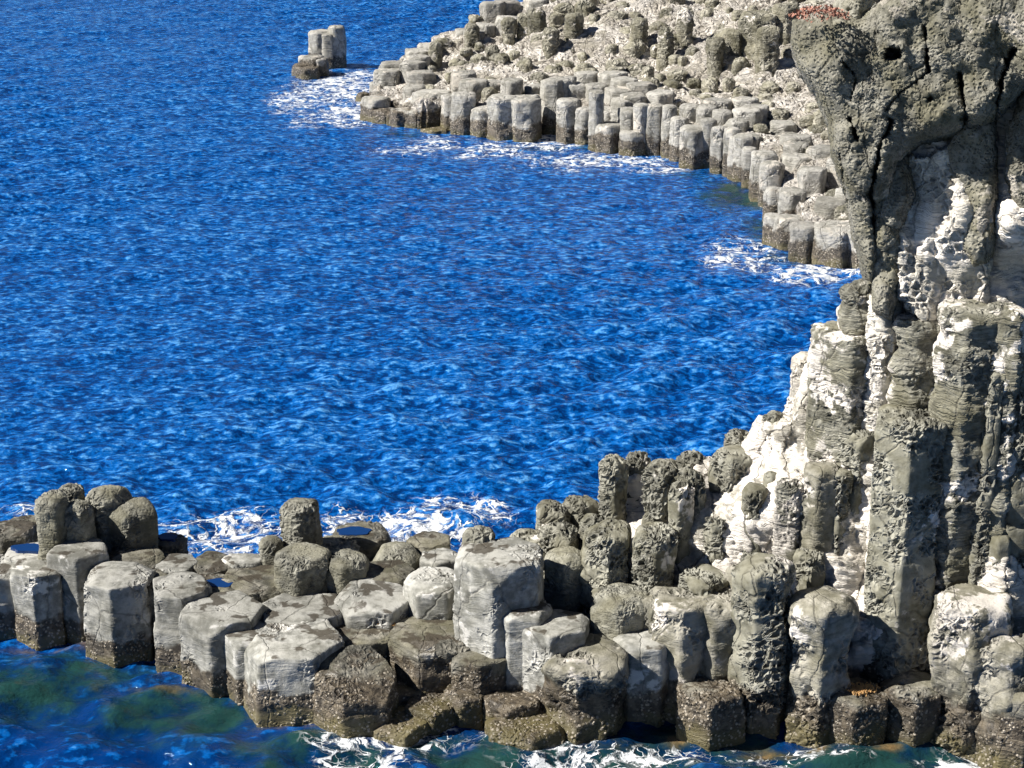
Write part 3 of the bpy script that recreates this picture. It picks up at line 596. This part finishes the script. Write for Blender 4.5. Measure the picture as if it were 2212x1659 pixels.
# ------------------------------------------------------------------ far headland
head = empty('headland', (8, 100, 0), kind='structure')
fc = [(795, 236, 256), (850, 236, 270), (850, 170, 236), (900, 195, 284), (960, 205, 270), (1040, 215, 292), (1110, 215, 294), (1200, 215, 298), (1300, 235, 318), (1400, 240, 326), (1500, 262, 352), (1580, 285, 375), (1640, 335, 415),
      (1680, 420, 470), (1740, 430, 520), (1780, 480, 565), (1860, 470, 565), (830, 150, 225), (890, 100, 212), (960, 70, 200), (1060, 30, 190), (1150, -5, 180), (950, 140, 232), (1050, 130, 235), (1050, 80, 212),
      (1200, 140, 240), (1200, 60, 212), (1400, 140, 250), (1400, 70, 224), (1300, 0, 196), (1500, 180, 280), (1500, 80, 232), (1500, 0, 206), (1600, 220, 312), (1600, 120, 262), (1620, 20, 224), (1700, 300, 372), (1700, 180, 300), (1700, 80, 258),
      (1800, 400, 480), (1780, 280, 390), (1850, 200, 360), (1750, 0, 224), (1400, -60, 190), (1650, -90, 205), (1900, -60, 240), (1950, 300, 440), (1950, 450, 520), (1250, -40, 180)]
W3 = np.array([at(*c) for c in fc]); W3[:, 2] = np.maximum(W3[:, 2], .8)
plan = [ground(px, py)[:2] for px, py in [(790, 246), (850, 262), (905, 282), (960, 276), (1022, 286), (1107, 292), (1207, 290), (1251, 300), (1335, 316), (1435, 330), (1480, 350), (1530, 354), (1590, 378), (1640, 402),
        (1668, 440), (1690, 485), (1722, 555), (1850, 562), (2050, 560), (2050, 200), (1700, 160), (1300, 160), (1130, 168), (1050, 182), (950, 194), (880, 206), (820, 226)]]
plan = np.array(plan)
def topz(P):
    num = 0; den = 0
    for c in W3:
        g = 1 / (np.hypot(P[:, 0] - c[0], P[:, 1] - c[1]) + .5) ** 3.2; num = num + g * c[2]; den = den + g
    return num / den
st = 0.17
xs = np.arange(plan[:, 0].min(), min(plan[:, 0].max(), 24), st); ys = np.arange(plan[:, 1].min(), plan[:, 1].max(), st * 1.3)
gx, gy = np.meshgrid(xs, ys); G = np.stack([gx.ravel(), gy.ravel()], 1); ins = inside(G, plan); d, near = seg_dist(G, plan)
Z = topz(G); G3 = np.stack([G[:, 0], G[:, 1], np.zeros(len(G))], 1)
Z = Z - .25 + fbm(G3, .35, 4, 5) * .35
Z = np.where(ins, Z * np.clip(d / .35, .0, 1) - 1.0 * (1 - np.clip(d / .35, 0, 1)), -1.2)
nx, ny = len(xs), len(ys); i, j = np.meshgrid(np.arange(ny - 1), np.arange(nx - 1), indexing='ij'); a = (i * nx + j).ravel()
keep = (Z[a] > -1.1) | (Z[a + 1] > -1.1) | (Z[a + nx] > -1.1) | (Z[a + nx + 1] > -1.1)
a = a[keep]; V = np.stack([G[:, 0], G[:, 1], Z], 1); q = np.stack([a, a + 1, a + nx + 1, a + nx], 1)
us = np.unique(q); rmv = -np.ones(len(V), int); rmv[us] = np.arange(len(us))
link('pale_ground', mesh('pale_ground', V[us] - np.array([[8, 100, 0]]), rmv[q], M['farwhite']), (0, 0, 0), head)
# waterfront columns of the headland: px, top, waterline, width
FAR = [(812, 212, 264, 44), (830, 236, 268, 36), (812, 178, 232, 20), (830, 143, 214, 17), (856, 134, 216, 34), (852, 184, 246, 50), (897, 186, 262, 42), (866, 238, 276, 34), (896, 240, 277, 38), (848, 238, 266, 18), (932, 198, 273, 60), (973, 206, 284, 26),
       (1002, 202, 292, 38), (1024, 174, 278, 54), (1044, 233, 298, 44), (1086, 208, 304, 44), (1132, 212, 306, 48), (1106, 172, 286, 40), (1194, 172, 292, 36), (1229, 216, 312, 46), (1222, 168, 290, 40), (1264, 234, 316, 32), (1289, 198, 326, 22), (1164, 184, 266, 40),
       (1316, 268, 330, 42), (1318, 234, 316, 46), (1362, 236, 332, 30), (1366, 284, 338, 38), (1348, 214, 318, 40), (1386, 226, 336, 24), (1412, 228, 338, 40), (1447, 228, 342, 28), (1468, 254, 350, 26), (1499, 276, 364, 44), (1490, 228, 344, 36), (1531, 258, 364, 26), (1555, 274, 374, 26), (1582, 278, 384, 30), (1608, 292, 394, 28),
       (1592, 262, 372, 40), (1528, 230, 348, 32), (1621, 320, 406, 26), (1614, 294, 392, 48), (1652, 330, 436, 40), (1668, 352, 452, 40), (1674, 408, 482, 36), (1712, 412, 502, 42), (1674, 466, 532, 36), (1704, 470, 540, 44), (1740, 486, 566, 60), (1804, 488, 572, 74), (1860, 492, 578, 50), (1156, 206, 300, 12), (1560, 240, 356, 34)]
fl = {0: 'low rounded column at the seaward corner of the far shelf', 3: 'thin yellowish column standing up at the tip of the far shelf', 4: 'dark capped column standing up at the tip of the far shelf', 10: 'stout column beside the low dark rocks of the far shelf',
      13: 'column with a black arched niche under its top on the far shelf', 19: 'far column with a green algae stain at its foot by the dark gap', 24: 'square far column standing lower than the black niche behind it',
      27: 'low pale far column with a small black niche above it', 33: 'short dark footed far column standing out in front of the row', 38: 'peach tinted far column near the bend of the bay',
      49: 'wide grey blocky column lowest in the inner bay', 50: 'widest blocky column touching the overhanging cliff in the inner bay', 43: 'tall pale far column at the bend of the bay'}
short = {0: 'low rounded corner column', 3: 'thin yellowish column', 4: 'dark capped column', 10: 'stout column beside low dark rocks', 13: 'black arched niche column', 19: 'green stained column', 24: 'square low standing column',
         27: 'low pale niche column', 33: 'short dark footed column', 38: 'peach tinted column', 49: 'wide grey blocky column', 50: 'widest blocky column', 43: 'tall pale bend column'}
def far_label(k):
    if k in fl: return fl[k]
    px = FAR[k][0]; order = sorted(range(len(FAR)), key=lambda i: FAR[i][0]); me_ = order.index(k)
    b = min(fl, key=lambda i: (abs(order.index(i) - me_), abs(FAR[i][0] - px))); n = abs(order.index(b) - me_)
    hgt = FAR[k][2] - FAR[k][1]; size = ('tall' if hgt > 95 else 'short' if hgt < 62 else 'mid height') + (' narrow' if FAR[k][3] < 32 else ' broad' if FAR[k][3] > 42 else '')
    return '%s far column, %s %s of the %s' % (size, ['next', 'second', 'third', 'fourth', 'fifth', 'sixth'][n - 1], 'seaward' if me_ < order.index(b) else 'landward', short[b])
for k, (px, py, wl_, wpx) in enumerate(FAR):
    ft = wl_ - wpx * .14
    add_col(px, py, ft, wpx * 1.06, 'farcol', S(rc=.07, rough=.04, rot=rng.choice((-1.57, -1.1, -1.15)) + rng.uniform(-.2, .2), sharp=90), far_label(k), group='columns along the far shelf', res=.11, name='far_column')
# crusty knobs over the headland: shared meshes
variants = []
for k in range(14):
    P, q, t = prism(.5, -.6, .34 + .12 * (k % 3), rng, rc=.3, dome=.04, rough=.11, res=.075, jit=.3, sharp=20, chips=5)
    variants.append(mesh('rock_knob', P, q, M['farknob'], t))
tops = []
for k in range(8):
    P, q, t = prism(.62, -.8, .45 + .1 * (k % 4), rng, rc=.04, dome=.01, rough=.03, res=.085, sides=6, jit=.14, sharp=90, chips=5)
    tops.append(mesh('column_top', P, q, M['farcol'], t))
kn = []; y = 62.0; row = 0
while y < 135:
    x = -14.0 + (row % 2) * .75
    while x < 26:
        kn.append((x + rng.uniform(-.4, .4), y + rng.uniform(-.35, .35))); x += 1.45
    y += 1.35; row += 1
kn = np.array(kn); d, _ = seg_dist(kn, plan); ok = inside(kn, plan) & (d > .9)
kd = d[ok]; kn = kn[ok]; kz = topz(kn)
def proj(x, y, z):
    dz = (z - H); fwd = y * cp - dz * sp; up = y * sp + dz * cp
    return CX + F * x / fwd, CY - F * up / fwd
cnt = 0; extra = []
for (x, y), z, dq in zip(kn, kz, kd):
    px, py = proj(x, y, z)
    if not (-40 < py < 560 and px < 1900): continue
    if px > 1760 and py < 200: continue
    if dq < 3.4 and rng.random() < .75 and x > -12 and cnt < 296:
        cnt += 1; o = link('column_top', rng.choice(tops), (x - 8, y - 100, z - .25 + rng.uniform(-.3, .25)), head)
        s = rng.uniform(.9, 1.2); o.scale = (s, s, 1); o.rotation_euler = (rng.uniform(-.04, .04), rng.uniform(-.04, .04), rng.uniform(0, 6.28)); continue
    if rng.random() < .2: continue
    cnt += 1
    if cnt > 296: extra.append((x, y, z)); continue
    o = link('rock_knob', rng.choice(variants), (x - 8, y - 100, z - .2 + rng.uniform(-.1, .12)), head)
    s = rng.uniform(.5, 1.05); o.scale = (s * rng.uniform(.9, 1.3), s, s * rng.uniform(.6, 1.15)); o.rotation_euler = (rng.uniform(-.15, .15), rng.uniform(-.15, .15), rng.uniform(0, 6.28))
if extra:
    Vs, Qs, Ts, n0 = [], [], [], 0
    for x, y, z in extra:
        P, q, t = prism(.5 * rng.uniform(.9, 1.4), -.6, rng.uniform(.2, .6), rng, rc=.3, rough=.16, res=.11, jit=.3)
        Vs.append(P + [[x - 8, y - 100, z - .15]]); Qs.append(q + n0); Ts.append(t + n0); n0 += len(P)
    link('rock_knobs', mesh('rock_knobs', np.vstack(Vs), np.vstack(Qs), M['farknob'], np.vstack(Ts)), (0, 0, 0), head, kind='stuff')
BL = {(1640, 28): 'largest dark buttress column against the overhang corner', (1590, 66): 'small dark block below the largest buttress column', (1562, 88): 'square crusty block low on the pale slope', (1545, 86): 'narrow crusty block beside the square one on the pale slope',
      (1700, 10): 'dark column tucked behind the overhang corner', (1240, 30): 'crusty buttress on the pale slope near the skyline', (1160, 20): 'crusty skyline column where the far shelf meets the sea', (1135, 30): 'thin crusty column on the seaward skyline',
      (1100, 40): 'small skyline column lowest on the seaward slope', (1380, 40): 'crusty column in the middle of the pale slope', (1480, 20): 'crusty column high on the pale slope before the buttress', (1020, 52): 'dark stub on the seaward ridge line',
      (940, 92): 'small dark stub near the seaward tip', (1660, 60): 'dark block at the foot of the largest buttress column', (1440, 60): 'narrow dark stub in the pale slope', (1190, 62): 'short crusty block below the skyline columns'}
# big dark buttresses at the back of the headland
for px, py, ft, wpx in [(1640, 28, 262, 70), (1590, 66, 262, 36), (1562, 88, 262, 44), (1545, 86, 270, 36), (1700, 10, 262, 50), (1240, 30, 222, 34), (1160, 20, 214, 36), (1135, 30, 210, 30), (1100, 40, 212, 26), (1380, 40, 232, 30), (1480, 20, 236, 34), (1020, 52, 214, 28), (940, 92, 222, 22), (1660, 60, 280, 40), (1440, 60, 244, 26), (1190, 62, 228, 30)]:
    add_col(px, py, ft, wpx, 'farknob', S(rc=.2, rough=.1, steps=.05), parent=None, label=BL[(px, py)], group='crusty columns behind the far shelf', res=.1, name='far_column')

# ------------------------------------------------------------------ sea stack
x0, y0 = ground(690, 150)
stack = empty('sea_stack', (x0, y0, 0), label='small isolated sea stack of grey columns standing in open water', category='sea stack')
for px, py, wl_, wpx, r in [(692, 68, 152, 42, -1.2), (727, 57, 150, 25, -1.35), (708, 74, 152, 26, -1.5), (678, 122, 166, 32, -1.1), (660, 122, 160, 22, -1.3), (650, 140, 168, 26, -1.3), (690, 126, 166, 26, -1.1), (664, 146, 172, 34, -1.2)]:
    c = add_col(px, py, wl_ - wpx * .16, wpx * 1.05, 'farcol', S(rc=.06, rot=r, rough=.04, sharp=26), parent=stack, res=.1)
    c.location.x -= x0; c.location.y -= y0
for (px, py, wl_, wpx, lab) in [(782, 203, 224, 24, 'dark wave washed rock off the tip of the far shelf'), (938, 278, 290, 50, 'low dark rock awash beside the stout far column'), (846, 244, 276, 20, 'tilted brown rock leaning on the low far columns')]:
    add_col(px, py, wl_ - 6, wpx, 'wet', S(rc=.15, rough=.12), lab, res=.1, name='rock')

# ------------------------------------------------------------------ pools, shell grit, red plant
def disc(name, px, py, foot, rx, mat, lab, cat, ry=.8):
    X, Y, Zt = at(px, py, foot); zc = H / (sp + (foot - CY) / F * cp); r = rx * zc / F; rr = random.Random(int(px))
    n = 40; V = [(0, 0, .02)]
    for k in range(n):
        a = k * 2 * math.pi / n; q = r * (1 + .12 * math.sin(2 * a + px) + .08 * math.sin(5 * a) + rr.uniform(-.03, .03)); V.append((q * math.cos(a), q * ry * math.sin(a), .02))
    V += [(v[0] * 1.02, v[1] * 1.02, -.12) for v in V[1:]]
    T = [(0, 1 + k, 1 + (k + 1) % n) for k in range(n)]; Q = [(1 + k, 1 + n + k, 1 + n + (k + 1) % n, 1 + (k + 1) % n) for k in range(n)]
    me = mesh(name, V, Q, mat, T, smooth=False)
    return link(name, me, (X, Y, Zt + .0), label=lab, category=cat)
disc('tide_pool', 474, 1260, 1398, 28, M['pool'], 'small round blue pool set in a crusted column top', 'tide pool')
disc('tide_pool', 66, 1184, 1330, 40, M['pool'], 'blue still pool behind the flat shelf edge near the eroded pillars', 'tide pool', .5)
disc('tide_pool', 765, 1148, 1288, 40, M['pool'], 'dark blue pool on the low slab beside the lone stump', 'tide pool', .5)
disc('tide_pool', 362, 1160, 1300, 22, M['pool'], 'shadowed pool film beside the dome topped pillar', 'tide pool', .7)
def grit(lab, pts, foot, n, spread, z_off=.05, size=.035):
    V, Q, T = [], [], []; rr = random.Random(int(foot))
    X0, Y0, Z0 = at(*pts[0], foot)
    for _ in range(n):
        k = rr.uniform(0, len(pts) - 1.001); i = int(k); f = k - i; px = pts[i][0] * (1 - f) + pts[i + 1][0] * f; py = pts[i][1] * (1 - f) + pts[i + 1][1] * f
        # lie on the plane z = Z0
        x, y = ground(px + rr.gauss(0, spread), py + rr.gauss(0, spread * .5), Z0 + z_off); s = size * rr.uniform(.5, 1.3); b = len(V)
        for dx, dy, dz in ((1, 0, 0), (-.5, .87, 0), (-.5, -.87, 0), (0, 0, 1)): V.append((x - X0 + dx * s, y - Y0 + dy * s, z_off + dz * s))
        T += [(b, b + 1, b + 3), (b + 1, b + 2, b + 3), (b + 2, b, b + 3), (b, b + 2, b + 1)]
    link('shell_grit', mesh('shell_grit', V, [], M['shell'], T, smooth=False), (X0, Y0, Z0), kind='stuff', label=lab, category='shell grit')
grit('orange shell grit on top of the short wet block', [(1845, 1490), (1880, 1488)], 1590, 260, 12)
grit('orange line of shell grit in the joint before the stained plate', [(600, 1342), (735, 1350)], 1440, 260, 3)
grit('orange shell grit below the long pale slab', [(755, 1334), (868, 1352)], 1450, 200, 3)
X, Y, Z_ = at(1765, 34, 1520); V, T = [], []; rr = random.Random(5)
for _ in range(480):
    a = rr.uniform(0, 6.28); rd = rr.random() ** .5; x = rd * 0.62 * math.cos(a); y = rd * .4 * math.sin(a) - .3; z = (1 - rd * rd) * .2 + rr.uniform(-.05, .06); s = .06
    u = Vector((rr.gauss(0, 1), rr.gauss(0, 1), rr.gauss(0, 1))).normalized() * s; v = u.orthogonal().normalized() * s * .5; b = len(V)
    V += [(x - v.x, y - v.y, z - v.z), (x + v.x, y + v.y, z + v.z), (x + u.x, y + u.y, z + abs(u.z))]; T.append((b, b + 1, b + 2))
link('red_plant', mesh('red_plant', V, [], M['red'], T, smooth=False), (X, Y, Z_), label='patch of reddish creeping plant on the corner of the overhang', category='plant', kind='stuff')
